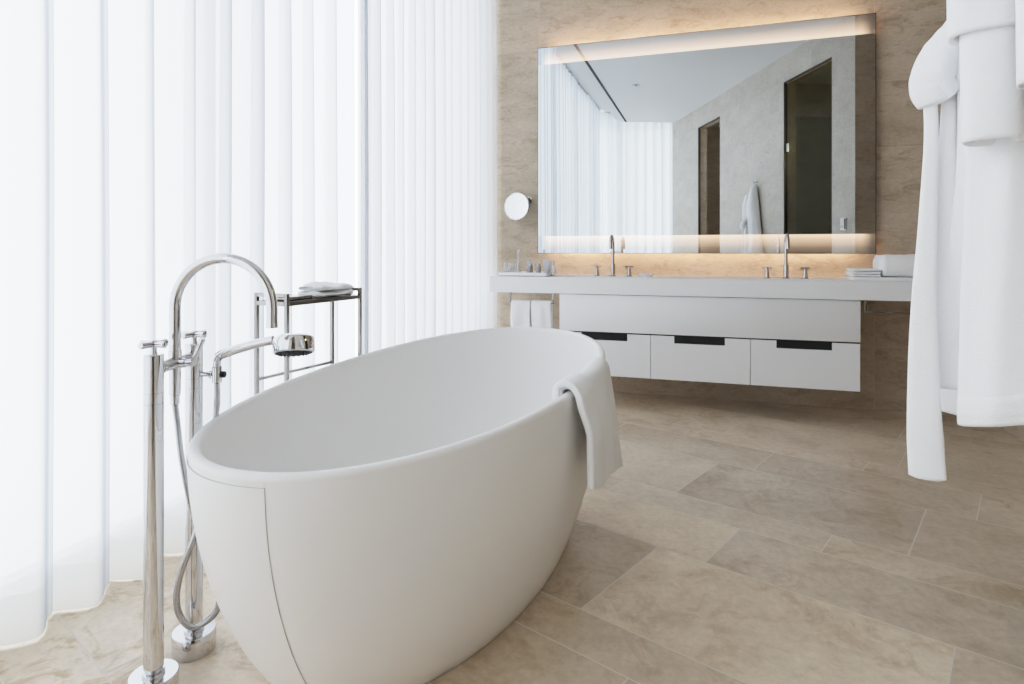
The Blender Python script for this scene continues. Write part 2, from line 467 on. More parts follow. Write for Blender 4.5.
# small recessed light
dl=thing('ceiling_downlight',(-.919,1.034,H-.006),'small round metal downlight set in the white ceiling, seen in the mirror','downlight')
m=MB(); m.lathe([(.024,.0),(.045,.0),(.045,.007),(.024,.007),(.024,.0)],(-.919,1.034,H-.007)); m.build('rim',M_steel,dl)
m=MB(); m.lathe([(0,.005),(.024,.005)],(-.919,1.034,H-.007)); m.build('lens',M_dark,dl)

# ------------------------------------------------------------------ windows
XW=-1.98
def window(name,P0,along,inn,length,z1,mull):
    root=bpy.data.objects.new(name,None); COL.objects.link(root); root.location=P0; root['kind']='structure'
    fr=MB()
    def bar(t0,t1,za,zb,th=.06):
        a=[P0+along*t0-inn*th,P0+along*t1-inn*th,P0+along*t1,P0+along*t0]
        fr.poly([(q.x,q.y) for q in a],za,zb)
    bar(0,length,0,.06); bar(0,length,z1-.08,z1)
    for t in mull: bar(t-.03,t+.03,.06,z1-.08)
    o=fr.build('window_frame',M_alu,root,smooth=False); o['kind']='structure'
    for a,b in zip(mull,mull[1:]):
        g=MB(); q=[P0+along*(a+.03)-inn*.03,P0+along*(b-.03)-inn*.03]
        g.add([q[0]+V(0,0,.06),q[1]+V(0,0,.06),q[1]+V(0,0,z1-.08),q[0]+V(0,0,z1-.08)],[(0,1,2,3)])
        o=g.build('pane',M_glass,root,smooth=False); o['kind']='structure'
    return root
window('window_1',V(XW,-1.75,0),V(0,1,0),V(1,0,0),6.33,3.4,[.03,1.3,2.55,3.8,5.05,6.3])
fp0=FW(-1.0,-.5)
window('window_2',fp0,W,U,3.2,3.4,[.03,1.05,2.1,3.17])
# closing pieces so that only the windows let in the sky
cl=MB(); cl.box((-2.3,D-.0,0),(XW-.0,D+.12,3.4)); cl.build('wall_left',M_white_wall,kind='structure',smooth=False)

# ------------------------------------------------------------------ curtains
def curtain(name,P0,along,inn,length,pitch,amp,z1,label,phase=0.,seed=1,group='sheer curtains',z0=.004,step=.0085):
    rnd=random.Random(seed)
    n=int(length/step); nz=26
    jit=[rnd.uniform(-.35,.35) for _ in range(400)]; ja=[rnd.uniform(.75,1.15) for _ in range(400)]; jb=[rnd.uniform(-.35,.35) for _ in range(400)]
    def prof(t,z):
        f=(t-phase)/pitch+100
        k=int(ffloor(f)); w=f-k
        a=ja[k]*(1-w)+ja[k+1]*w
        # pinch: narrow deep gaps between rounded bulges
        ph=2*pi*f+ .5*(jit[k]*(1-w)+jit[k+1]*w)+ .25*(jb[k]*(1-w)+jb[k+1]*w)*(z/z1)
        c=cos(ph)
        dd=amp*a*(c*.8+.2*cos(2*ph+.8)) + amp*.10*cos(3.1*ph+1.3*jb[k])
        lean=.45*amp*sin(ph)                      # folds lean over like an S
        spread=1-.12*smoothstep(1.2,z1,z)
        return dd*spread, lean*spread+.004*sin(z*1.7+k)
    def fn(u,v):
        t=u*length; z=z0+(z1-z0)*(v**1.0)
        d,l=prof(t,z)
        zz=z
        if v==0: zz=z+.0015*sin(t*11)
        return P0+along*(t+l)+inn*d+V(0,0,zz)
    root=thing(name,P0+along*(length/2),label,'curtain',group)
    b=MB(); hemz=.135
    def fa(u,v): return fn(u,(hemz-z0)/(z1-z0)+(1-(hemz-z0)/(z1-z0))*v)
    def fb(u,v): return fn(u,v*(hemz-z0)/(z1-z0))
    b.grid(fa,n,nz); b.build('sheer_panel',M_sheer,root,sharp=180,fix=False)
    b=MB(); b.grid(fb,n,3); b.build('hem_band',M_sheer_hem,root,sharp=180,fix=False)
    t=MB(); q=[P0-inn*.02,P0+along*length-inn*.02,P0+along*length+inn*.02,P0+inn*.02]
    t.poly([(p.x,p.y) for p in q],z1-.005,z1+.025); t.build('curtain_track',M_alu,root,smooth=False)
    return root
PITCH=.172
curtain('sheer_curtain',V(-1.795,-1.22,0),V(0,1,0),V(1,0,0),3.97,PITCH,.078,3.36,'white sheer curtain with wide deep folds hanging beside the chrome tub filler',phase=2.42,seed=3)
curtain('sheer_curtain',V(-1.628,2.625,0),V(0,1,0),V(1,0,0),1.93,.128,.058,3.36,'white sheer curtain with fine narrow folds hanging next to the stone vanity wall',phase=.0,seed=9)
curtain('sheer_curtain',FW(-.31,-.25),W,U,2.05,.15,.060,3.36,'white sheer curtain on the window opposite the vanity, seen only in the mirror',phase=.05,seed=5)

# ------------------------------------------------------------------ bathtub
TC=V(-.829,1.835,0); PHI=radians(82.5)
TE=V(cos(PHI),sin(PHI),0); TN=V(-sin(PHI),cos(PHI),0)
TA,TB,TA0,TB0=.839,.464,.63,.325
def se(c,n): return math.copysign(abs(c)**(2/n),c)
def rimz(t): return .645+.059*t+.014*t*t
def plan(th,a,b,ne=2.15):
    t=a*se(cos(th),ne); w=b*(1+.04*t)*se(sin(th),ne); return t,w
def tub_out(th,s,off=0):
    g=(1-(1-s)**2)**.9
    a=TA0+(TA-TA0)*g+off; b=TB0+(TB-TB0)*g+off
    t,w=plan(th,a,b); z=rimz(TA*se(cos(th),2.15))*s
    return TC+TE*t+TN*w+V(0,0,z)
def tub_in(th,s):
    """inside: s=1 at the lip, 0 at the drain"""
    g=(1-(1-s)**2.6)**.62
    a=.03+(TA-.028-.03)*g; b=.02+(TB-.028-.02)*g
    t,w=plan(th,a,b,2.15)
    z=.15+(rimz(TA*se(cos(th),2.15))-.15)*(s**1.25)
    return TC+TE*t+TN*w+V(0,0,z)
tub=thing('bathtub',TC,'large white oval freestanding bathtub with a softly raised far end','bathtub')
NT=160
b=MB()
ring=[]
zz=[0,.015]+[i/26 for i in range(1,26)]+[.975]
secs=[('o',s) for s in zz]
def lip(th,k):
    # rounded lip from outer wall over to the inner wall, k 0..1
    z=rimz(TA*se(cos(th),2.15))
    ang=pi*k
    off=-.014+.014*cos(ang)
    t,w=plan(th,TA+off,TB+off)
    return TC+TE*t+TN*w+V(0,0,z-.012+.012*sin(ang))
def ths(i): return 2*pi*i/NT
rings=[]
for s in zz: rings.append([tub_out(ths(i),s) for i in range(NT)])
for k in range(0,9): rings.append([lip(ths(i),k/8) for i in range(NT)])
for s in [.965,.93,.88,.82,.75,.68,.6,.52,.44,.36,.28,.2,.13,.07,.03,.008]: rings.append([tub_in(ths(i),s) for i in range(NT)])
vs=[p for r in rings for p in r]; fs=[]
for j in range(len(rings)-1):
    for i in range(NT):
        k=(i+1)%NT; fs.append((j*NT+i,j*NT+k,(j+1)*NT+k,(j+1)*NT+i))
fs.append(tuple(range(NT-1,-1,-1))); fs.append(tuple((len(rings)-1)*NT+i for i in range(NT)))
b.add(vs,fs); b.build('tub_shell',M_tub,tub,sharp=70)
# removable access panel at the near end with its thin joint
def panel_edge(z0,z1,thR):
    pass
TH0,TH1=radians(128),radians(191.5)
def panel(off,grow,name,mt):
    m=MB()
    def fn(u,v):
        s=.0+.957*v+ (grow/.6 if v>.5 else 0)
        return tub_out(TH0-grow*2+(TH1-TH0+grow*4)*u,s,off)
    m.grid(fn,60,40); return m.build(name,mt,tub,sharp=180)
panel(.0006,.0006,'panel_joint',M_seam)
panel(.0014,0,'access_panel',M_tub)
dr=MB(); dp=tub_in(0,.0); dr.lathe([(0,.012),(.028,.012),(.034,.008),(.034,0)],V(TC.x,TC.y,.150)); dr.build('drain',M_chrome,tub)

# ------------------------------------------------------------------ hand towel over the tub's rim
def rim_pt(th,off,dz):
    """point offset horizontally from the rim by off (outwards +) and dz vertically"""
    t,w=plan(th,TA,TB); p=TC+TE*t+TN*w
    t2,w2=plan(th,TA+.01,TB+.01); n=(TC+TE*t2+TN*w2-p); n.z=0; n.normalize()
    return p+n*off+V(0,0,rimz(t)+dz), n

# camera geometry used to turn a pixel + depth into a place (same lens as the camera below)
F_=616.; HZ=250.; CH=1.05; YAW=radians(17.9)
def cam(px,py,Y):
    X=(px-512)/F_*Y
    return V(cos(YAW)*X-sin(YAW)*Y, sin(YAW)*X+cos(YAW)*Y, CH-(py-HZ)/F_*Y)

def draped(t0,t1,drop,inner,lift,thick,folds,name,parent,rag=0.,n=36,hang_out=.02,flare=0.):
    m=MB()
    path_n=44
    def fn(u,v):
        th=t0+(t1-t0)*u
        arc=.05
        Ltot=inner+arc+drop(u)
        l=v*Ltot
        ph=u*pi*2*folds
        if l<inner:
            k=(inner-l); p,nn=rim_pt(th,-.032-lift*.6-.10*k-.05*k*k,-k*.98-.002)
        elif l<inner+arc:
            a=(l-inner)/arc*pi
            p,nn=rim_pt(th,-.014-(.018+lift*.8)*cos(a),-.002+(.010+lift)*sin(a))
        else:
            k=l-inner-arc
            w=smoothstep(0,.12,k)
            o=.006+lift+hang_out*w*(.6+.6*sin(ph+.6))+.010*w*sin(ph*2.3+1)+.02*k+flare*k*u
            p,nn=rim_pt(th,o,-.002-k)
            tg=V(-nn.y,nn.x,0)
            p=p+tg*(rag*k*(u-.35))
        return p
    m.grid(fn,n,path_n)
    o=m.build(name,M_terry,parent,sharp=180,fix=False)
    s=o.modifiers.new('thick','SOLIDIFY'); s.thickness=thick; s.offset=0; 
    d=o.modifiers.new('sub','SUBSURF'); d.levels=1; d.render_levels=1
    return o
p0,_=rim_pt(radians(-82),0,0)
tw=thing('hand_towel',p0,'white terry hand towel draped over the far right rim of the bathtub','towel')
draped(radians(-93),radians(-70),lambda u:.262+.080*u+.008*sin(u*9),.065,.009,.015,.8,'towel_sheet',tw,rag=0.,hang_out=.030,flare=.105)
draped(radians(-94),radians(-88),lambda u:.255-.015*u,.05,.022,.020,.5,'folded_edge',tw,n=14,hang_out=.020)

# ------------------------------------------------------------------ floor-standing tub filler
PF=V(-1.2485,1.1205,0); PR=V(-1.292,1.283,0)
DX=(V(.966,.259,0)).normalized(); DB=(PR-PF).normalized(); MID=(PF+PR)/2
ft=thing('tub_filler',MID,'chrome floor-standing tub filler with two posts and a tall arched spout beside the bathtub','tub filler')
for P,r in ((PF,.0215),(PR,.0215)):
    m=MB(); m.lathe([(0,0),(.052,0),(.053,.002),(.053,.052),(.0515,.054),(0,.054)],P,seg=48); m.build('base_plate',M_chrome,ft)
    m=MB(); m.lathe([(.024,.054),(.0245,.055),(.0245,.060),(.021,.061),(.0188,.062),(.0188,.070),(r,.0705),(r,.689),(r-.0008,.6895),(r-.0008,.6905),(r,.691),(r,.714),(r-.0008,.7145),(r-.0008,.7155),(r,.716),(r,.803),(r-.002,.805),(0,.805)],P,seg=40); m.build('post',M_chrome,ft)
    h=MB(); h.lathe([(0,.805),(.0085,.805),(.0075,.808),(.007,.822),(.0,.822)],P)
    hz=P+V(0,0,.8285)
    a1=(DX*.9-DB*.25).normalized(); a2=V(-a1.y,a1.x,0)
    for a in (a1,a2):
        k=.036
        h.tube([hz-a*k,hz-a*(k-.0012),hz-a*.006,hz+a*.006,hz+a*(k-.0012),hz+a*k],[.0062,.0078,.0068,.0068,.0078,.0062],20)
    h.lathe([(0,.820),(.0095,.820),(.0105,.823),(.0105,.835),(.009,.8375),(0,.8375)],P); h.build('cross_handle',M_chrome,ft)
m=MB(); m.tube([PF+DB*.018+V(0,0,.769),PR-DB*.018+V(0,0,.769)],.0145,28)
m.lathe([(.0145,-.004),(.0165,-.003),(.0165,.003),(.0145,.004)],PF+DB*.026+V(0,0,.769),DB,28); m.lathe([(.0145,-.004),(.0165,-.003),(.0165,.003),(.0145,.004)],PR-DB*.026+V(0,0,.769),DB,28)
m.build('crossbar',M_chrome,ft)
m=MB(); zc=.906; R=.1235
path=[MID+V(0,0,z) for z in (.70,.76,.80,.85,zc)]
for i in range(1,33):
    a=pi*i/32; path.append(MID+DX*(R-R*cos(a))+V(0,0,zc+R*sin(a)))
path+= [MID+DX*2*R+V(0,0,zc-.02),MID+DX*2*R+V(0,0,.858)]
m.tube(path,.0134,28); m.lathe([(.0128,0),(.0142,.001),(.0138,.012),(.0128,.013)],MID+DX*2*R+V(0,0,.858),seg=28)
m.lathe([(.0128,0),(.0155,.001),(.0155,.016),(.0128,.017)],MID+V(0,0,.784),seg=28); m.build('spout',M_chrome,ft)
m=MB(); m.lathe([(.0128,.0),(.0128,-.012),(.0105,-.014),(.0105,-.035),(.008,-.038),(0,-.038)],MID+V(0,0,.702)); m.build('hose_outlet',M_chrome,ft)
# diverter lever on the front of the crossbar
l0=MID+V(0,0,.769); m=MB()
m.tube([l0,l0+DX*.028],[.012,.012],24); m.tube([l0+DX*.028,l0+DX*.031,l0+DX*.046],[.0095,.0095,.0095],24)
l1=l0+DX*.046; l2=l1+DX*.028+V(0,0,.062)-DB*.004
m.tube([l1-DX*.002-V(0,0,.004),l1,l1+(l2-l1)*.25,l2-(l2-l1)*.04,l2],[.0065,.0075,.0068,.0072,.0055],20); m.build('diverter_lever',M_chrome,ft)
# handset bracket on the rear post
zb=.724; a0=PR+V(0,0,zb); HB=PR+DX*.062
m=MB(); m.tube([a0+DX*.02,a0+DX*.045],[.0065,.0065],20); m.lathe([(.0105,-.003),(.0105,.003)],a0+DX*.047,DX,24)
m.lathe([(0,-.022),(.0105,-.022),(.0125,-.02),(.0125,.018),(.0115,.021),(0,.021)],HB+V(0,0,zb),seg=28)
m.build('handset_holder',M_chrome,ft)
m=MB(); m.lathe([(0,.0),(.008,0),(.0085,.002),(.0085,.008),(.0075,.0095),(0,.0095)],a0+DX*.0745,DX,24); m.build('holder_knob',M_dark,ft)

# hand shower resting in the bracket, with its hose
hs=thing('hand_shower',HB+V(0,0,zb),'chrome hand shower with a round head and braided hose resting on the tub filler bracket','hand shower')
h0=HB+V(0,0,zb+.021)
q=[h0,h0+V(0,0,.012)+DX*.0005,h0+V(0,0,.021)+DX*.004,h0+V(0,0,.028)+DX*.012]
m=MB(); m.tube(bez(q,8),.0095,20); m.build('elbow',M_chrome,hs)
g0=h0+V(0,0,.027)+DX*.001; g1=g0+DX*.150+V(0,0,.043)
m=MB(); n_=14; pts=[];rs=[]
for i in range(n_+1):
    t=i/n_; pts.append(g0+(g1-g0)*t+V(0,0,.004*sin(pi*t))); rs.append(.0128-.0012*t if i not in (0,) else .0105)
m.tube(pts,rs,24); m.build('handle',M_chrome,hs)
hd=(V(.05,.0,0)*0 + DX*.14 + V(0,0,1) + (V(sin(YAW),-cos(YAW),0))*-.20).normalized()   # top of the head tips back
hd=(V(0,0,1)-DX*.10+V(-sin(YAW),cos(YAW),0)*.30).normalized()
hc=g1+DX*.054-V(0,0,.010)
m=MB(); m.lathe([(.047,-.024),(.0515,-.021),(.0525,-.017),(.0525,.010),(.050,.016),(.040,.0215),(.020,.0245),(0,.025)],hc,hd,56); m.build('shower_head',M_chrome,hs)
m=MB(); m.lathe([(0,-.0265),(.030,-.0262),(.044,-.025),(.047,-.0235)],hc,hd,48)
ux=hd.orthogonal().normalized(); uy=hd.cross(ux)
for rr_,k in ((.012,6),(.024,12),(.036,18)):
    for i in range(k):
        a=2*pi*i/k; m.lathe([(.0022,-.026),(.0018,-.0285),(0,-.029)],hc+(ux*cos(a)+uy*sin(a))*rr_,hd,8)
m.build('spray_face',M_rubber,hs)
hose=[(MID.x,MID.y,.668)]
hose=[MID+V(0,0,.668),cam(177.5,425,1.535),cam(181,455,1.53),cam(187.5,490,1.525),cam(197,525,1.535),cam(209,560,1.55),cam(219,590,1.565),cam(217,610,1.565),cam(204,623,1.56),cam(190,627,1.55),cam(180,616,1.545),cam(176.5,600,1.54),cam(179,580,1.54),cam(186.5,557,1.54),cam(194.5,537,1.545),cam(203,505,1.565),cam(211,460,1.585)]
hb=HB+V(0,0,zb-.022); hose+=[hb-V(0,0,.09)+DX*-.003,hb-V(0,0,.04),hb]
hp=bez(hose,26)
m=MB(); rs=[.0060+(.0022 if i%2 else 0) for i in range(len(hp))]
m.tube(hp,rs,14); m.build('hose',M_hose,hs,sharp=180)

# ------------------------------------------------------------------ chrome shelf rack behind the tub
RB=V(-1.40,1.793,0); RU=V(.13,.99,0).normalized(); RV=V(-RU.y,RU.x,0)
RL,RD,RZ=.388,.1435,.898
rk=thing('towel_rack',RB+RU*RL/2+RV*RD/2,'slim chrome shelf rack on four square legs standing between bathtub and curtain','rack')
def rp(a,b,z): return RB+RU*a+RV*b+V(0,0,z)
def rbar(mb,p,q,r=.0065):
    p=Vector(p);q=Vector(q); t=(q-p).normalized()
    up=V(0,0,1) if abs(t.z)<.9 else RU
    s=t.cross(up).normalized(); up=s.cross(t)
    vs=[];
    for c in (p,q):
        for i,j in ((-1,-1),(1,-1),(1,1),(-1,1)): vs.append(c+s*r*i+up*r*j)
    mb.add(vs,[(3,2,1,0),(4,5,6,7),(0,1,5,4),(1,2,6,5),(2,3,7,6),(3,0,4,7)])
for a in (0,RL):
    for b_ in (0,RD):
        m=MB(); rbar(m,rp(a,b_,0.0),rp(a,b_,RZ)); m.build('leg',M_steel,rk,smooth=False,bevel=.0012)
for a in (0,RL):
    m=MB(); rbar(m,rp(a,.0065,RZ-.0065),rp(a,RD-.0065,RZ-.0065)); m.build('end_rail',M_steel,rk,smooth=False,bevel=.001)
m=MB()
for b_ in (0,RD): rbar(m,rp(.0065,b_,.862),rp(RL-.0065,b_,.862),.0075)
for a in (0,RL): rbar(m,rp(a,.0065,.862),rp(a,RD-.0065,.862),.0075)
m.build('shelf_frame',M_steel,rk,smooth=False,bevel=.001)
m=MB(); m.add([rp(.006,.006,.866),rp(RL-.006,.006,.866),rp(RL-.006,RD-.006,.866),rp(.006,RD-.006,.866),rp(.006,.006,.858),rp(RL-.006,.006,.858),rp(RL-.006,RD-.006,.858),rp(.006,RD-.006,.858)],[(0,1,2,3),(7,6,5,4),(0,4,5,1),(1,5,6,2),(2,6,7,3),(3,7,4,0)])
m.build('shelf',M_dark,rk,smooth=False)
m=MB(); rbar(m,rp(.0065,RD,.588),rp(RL-.0065,RD,.588),.005); m.build('rear_rail',M_steel,rk,smooth=False)
m=MB(); m.add([rp(.006,.006,.22),rp(RL-.006,.006,.22),rp(RL-.006,RD-.006,.22),rp(.006,RD-.006,.22),rp(.006,.006,.21),rp(RL-.006,.006,.21),rp(RL-.006,RD-.006,.21),rp(.006,RD-.006,.21)],[(0,1,2,3),(7,6,5,4),(0,4,5,1),(1,5,6,2),(2,6,7,3),(3,7,4,0)])
m.build('lower_shelf',M_steel,rk,smooth=False)

def frame_xf(o,eu,ev):
    return Matrix(((eu.x,ev.x,0,o.x),(eu.y,ev.y,0,o.y),(0,0,1,o.z),(0,0,0,1)))
def soft_towel(name,o,eu,ev,lx,ly,hz,layers,label,group=None,lump=.003,seed=0,matl=None):
    """a folded towel: a stack of rounded soft layers joined by the fold on one side"""
    root=thing(name,o,label,'towel',group)
    rnd=random.Random(seed)
    t=hz/layers
    for k in range(layers):
        m=MB(); z0=k*t; sh=rnd.uniform(-.004,.004)
        nu,nv=30,20
        def fn(u,v,k=k,z0=z0,sh=sh):
            # closed pillow: v goes round the section, u along the length
            a=2*pi*u
            x=(v-.5)*lx
            ex=1-smoothstep(.94,1.0,abs(2*v-1))*.25
            cy=se(cos(a),5)*ly/2*ex; cz=se(sin(a),2.6)*t/2*.985*(1-smoothstep(.93,1.,abs(2*v-1))*.45)
            p=o+eu*(x)+ev*(cy+sh)+V(0,0,z0+t/2+cz)
            q=noise.noise(p*16+V(k*3,seed,0))*lump
            if cz>0: p.z+=q*.9
            return p
        m.grid(fn,40,nv,closed_u=True)
        n0=len(m.v); 
        m.f.append(tuple(range(39,-1,-1))); m.mi.append(0); m.f.append(tuple(range(nv*40,nv*40+40))); m.mi.append(0)
        m.build('fold_layer',matl or M_terry,root,sharp=120)
    return root
soft_towel('folded_towel',rp(.272,RD/2,.870),RU,RV,.19,.125,.050,2,'folded white towel lying on top of the chrome shelf rack',lump=.022,seed=4)
m=MB(); m.rbox((-.062,-.055,0),(.062,.055,.014),.003,2,frame_xf(rp(.082,RD/2,.870),RU,RV)); 
tag(m.build('flat_tray',M_steel,None),'flat silver tray lying on the chrome shelf rack next to the folded towel','tray')

# ------------------------------------------------------------------ vanity
CF=4.05; CB=D-.003; CZ0,CZ1=.757,.867; CX0,CX1=-1.47,1.335
BAS=[(-.66,),(.472,)]
ct=thing('vanity_countertop',V((CX0+CX1)/2,(CF+CB)/2,CZ0),'long thick white countertop with two sunken basins on the stone wall under the mirror','countertop')
m=MB()
by0,by1=4.11,4.265; bz=.785
xs=[CX0,-.66-.25,-.66+.25,.472-.25,.472+.25,CX1]; ys=[CF,by0,by1,CB]
for i in range(5):
    for j in range(3):
        if j==1 and i in (1,3): continue
        m.add([V(xs[i],ys[j],CZ1),V(xs[i+1],ys[j],CZ1),V(xs[i+1],ys[j+1],CZ1),V(xs[i],ys[j+1],CZ1)],[(0,1,2,3)])
m.add([V(CX0,CF,CZ0),V(CX1,CF,CZ0),V(CX1,CB,CZ0),V(CX0,CB,CZ0),V(CX0,CF,CZ1),V(CX1,CF,CZ1),V(CX1,CB,CZ1),V(CX0,CB,CZ1)],[(3,2,1,0),(0,1,5,4),(1,2,6,5),(2,3,7,6),(3,0,4,7)])
o=m.build('slab',M_counter,ct,smooth=False,fix=False)
for (bx,) in BAS:
    m=MB()
    def ringb(z,ins):
        return [V(bx-.25+ins,by0+ins,z),V(bx+.25-ins,by0+ins,z),V(bx+.25-ins,by1-ins,z),V(bx-.25+ins,by1-ins,z)]
    rg=[ringb(CZ1,0),ringb(CZ1-.004,.002),ringb(bz+.012,.006),ringb(bz,.02)]
    vs=[p for r in rg for p in r]; fs=[]
    for j in range(3):
        for i in range(4): k=(i+1)%4; fs.append((j*4+i,(j+1)*4+i,(j+1)*4+k,j*4+k))
    fs.append((12,13,14,15)); m.add(vs,fs); bo=m.build('basin',M_counter,ct,smooth=False,fix=False)
    m=MB(); m.lathe([(0,.004),(.018,.004),(.022,.002),(.022,0)],V(bx,(by0+by1)/2,bz)); m.build('basin_drain',M_nickel,bo)

cb=thing('vanity_cabinet',V(-.07,4.3,.22),'white wall-hung vanity cabinet with three drawers floating below the countertop','cabinet')
CAX0,CAX1=-.975,.834; FY=4.063
m=MB(); m.box((CAX0+.004,FY+.02,.222),(CAX1-.004,CB,CZ0-.006)); m.build('carcass',M_lacquer,cb,smooth=False)
m=MB(); m.rbox((CAX0,FY,.507),(CAX1,FY+.019,CZ0-.004),.0015); m.build('front_panel',M_lacquer,cb)
m=MB(); m.box((CAX0+.002,FY+.008,.494),(CAX1-.002,FY+.0195,.509)); m.build('shadow_gap',M_black,cb,smooth=False)  # black strip painted in for the shade inside the gap
dw=(CAX1-CAX0)/3
for i in range(3):
    x0=CAX0+dw*i+.0018; x1=CAX0+dw*(i+1)-.0018; z0,z1=.219,.4985
    c=(x0+x1)/2; pw=.153; ph=.046
    m=MB()
    pts=[(x0,z0),(x1,z0),(x1,z1),(c+pw,z1),(c+pw,z1-ph),(c-pw,z1-ph),(c-pw,z1),(x0,z1)]
    n=len(pts); vs=[V(x,FY,z) for x,z in pts]+[V(x,FY+.018,z) for x,z in pts]
    quads=[(0,1,4,5),(1,2,3,4),(0,5,6,7)]
    fs=[q for q in quads]+[tuple(k+n for k in reversed(q)) for q in quads]+[(k,k+n,(k+1)%n+n,(k+1)%n) for k in range(n)]
    m.add(vs,fs); df=m.build('drawer',M_lacquer,cb,smooth=False)
    m=MB(); m.box((c-pw-.003,FY+.012,z1-ph-.003),(c+pw+.003,FY+.0195,z1+.004)); fp=m.build('finger_pull',M_black,df,smooth=False); fp['label']='recessed finger pull cut into the top of the drawer, inner shade painted black'  # black box stands in for the shade inside the cut-out

# rails hung below the counter's overhanging ends
def rail(x0,x1,label):
    r=thing('towel_rail',V((x0+x1)/2,4.12,.70),label,'towel rail')
    y=4.105; z=.684
    for x in (x0,x1):
        m=MB(); m.rbox((x-.0065,y-.004,z),(x+.0065,y+.004,CZ0-.0005),.0015); m.build('bracket',M_steel,r)
    m=MB(); m.rbox((x0-.0065,y-.004,z-.005),(x1+.0065,y+.004,z+.004),.0015); m.build('bar',M_steel,r)
    return r
rail(-1.338,-1.028,'chrome towel rail holding two white towels below the left end of the counter')
rail(.872,1.20,'empty chrome towel rail below the right end of the counter')
def rail_towel(x0,x1,seed,label):
    root=thing('hanging_towel',V((x0+x1)/2,4.105,.40),label,'towel','towels on the rail under the counter')
    m=MB(); top=.6895; r=.0115
    def fn(u,v):
        x=x0+(x1-x0)*u
        Lf=.33; Lb=.29; arc=pi*r
        l=v*(Lf+arc+Lb)
        wob=.004*sin(u*7+seed)+.003*noise.noise(V(u*5,v*4,seed))
        if l<Lf: return V(x+.003*sin(l*20+seed),4.105-r-wob*smoothstep(0,.1,Lf-l)-.002,top-(Lf-l))
        if l<Lf+arc:
            a=(l-Lf)/r; return V(x,4.105-r*cos(a),top+r*sin(a)*.7)
        k=l-Lf-arc; return V(x+.002,4.105+r+.003,top-k)
    m.grid(fn,14,50); o=m.build('towel_sheet',M_terry,root,sharp=180,fix=False)
    s=o.modifiers.new('thick','SOLIDIFY'); s.thickness=.009; s.offset=0
    return root
rail_towel(-1.327,-1.187,0,'white towel nearer the curtain of two hanging from the rail under the counter')
rail_towel(-1.180,-1.040,5,'white towel nearer the cabinet of two hanging from the rail under the counter')

# basin taps
def basin_tap(px,label):
    k=(px-512)/F_; rx=(cos(YAW)*k-sin(YAW))/(sin(YAW)*k+cos(YAW))
    y=4.31; x=rx*y; z=CZ1
    r=thing('basin_tap',V(x,y,z),label,'tap','basin taps')
    m=MB(); m.lathe([(0,0),(.022,0),(.023,.002),(.023,.005),(.0155,.007),(.0155,.086),(.0145,.088),(.009,.089)],V(x,y,z))
    zc=z+.226; R=.052
    path=[V(x,y,z+.08),V(x,y,z+.15),V(x,y,zc)]
    for i in range(1,25):
        a=pi*i/24; path.append(V(x,y-R+R*cos(a),zc+R*sin(a)))
    path.append(V(x,y-2*R,zc-.035)); m.tube(path,.0108,20); m.build('spout',M_nickel,r)
    for s in (-1,1):
        hx=x+s*.112
        m=MB(); m.lathe([(0,0),(.021,0),(.022,.002),(.022,.004),(.016,.007),(.014,.03),(.0105,.05),(.0095,.062),(0,.062)],V(hx,y,z))
        kb=m.build('valve',M_nickel,r)
        m=MB(); hz_=V(hx,y,z+.066); an=.35*s
        for a in (V(cos(an),sin(an),0),V(-sin(an),cos(an),0)): m.tube([hz_-a*.029,hz_-a*.028,hz_+a*.028,hz_+a*.029],[.005,.0068,.0068,.005],14)
        m.lathe([(0,.058),(.0085,.058),(.0085,.072),(.0075,.0735),(0,.0735)],V(hx,y,z)); m.build('cross_handle',M_nickel,kb)
    return r
basin_tap(613,'tall arched basin tap with two cross handles on the counter beside the small soap dish')
basin_tap(786,'tall arched basin tap with two cross handles on the counter nearer the folded towels')

# soap dish
sy=4.33; sx=(cos(YAW)*134/F_-sin(YAW))/(sin(YAW)*134/F_+cos(YAW))*sy
sd=thing('soap_dish',V(sx,sy,CZ1),'small oval white soap dish on the counter beside the basin tap','soap dish')
m=MB(); m.lathe([(0,.004),(.035,.004),(.047,.016),(.049,.0165),(.050,.015),(.040,.002),(.037,0),(0,0)],V(0,0,0),seg=40)
for p in m.v: p.x=p.x*1.1+sx; p.y=p.y*.8+sy; p.z=p.z*1.35+CZ1+.0003
m.build('dish',M_porcelain,sd)
m=MB(); m.lathe([(0,0),(.024,0),(.03,.005),(.03,.011),(.024,.018),(0,.019)],V(0,0,0),seg=32)
for p in m.v: p.x=p.x+sx; p.y=p.y*.7+sy; p.z+=CZ1+.0062
tag(m.build('soap_bar',M_soap,None),'oval grey soap bar lying in the white soap dish','soap')

# amenity tray, glasses and bottles
tx0,tx1,ty0,ty1=-1.42,-1.06,4.07,4.33
tr=MB(); z=CZ1+.0004
def rr_ring(ins,zz,n=6,r=.02):
    out=[]
    for cx_,cy_,a0_ in ((tx1-ins-r,ty1-ins-r,0),(tx0+ins+r,ty1-ins-r,pi/2),(tx0+ins+r,ty0+ins+r,pi),(tx1-ins-r,ty0+ins+r,3*pi/2)):
        for k in range(n+1):
            a=a0_+pi/2*k/n; out.append(V(cx_+r*cos(a),cy_+r*sin(a),zz))
    return out
R_=[rr_ring(.012,z),rr_ring(0,z+.008),rr_ring(0,z+.027),rr_ring(.004,z+.027),rr_ring(.006,z+.012),rr_ring(.016,z+.008)]
n=len(R_[0]); vs=[p for r in R_ for p in r]; fs=[]
for j in range(len(R_)-1):
    for i in range(n): k=(i+1)%n; fs.append((j*n+i,j*n+k,(j+1)*n+k,(j+1)*n+i))
fs.append(tuple(range(n-1,-1,-1))); fs.append(tuple((len(R_)-1)*n+i for i in range(n)))
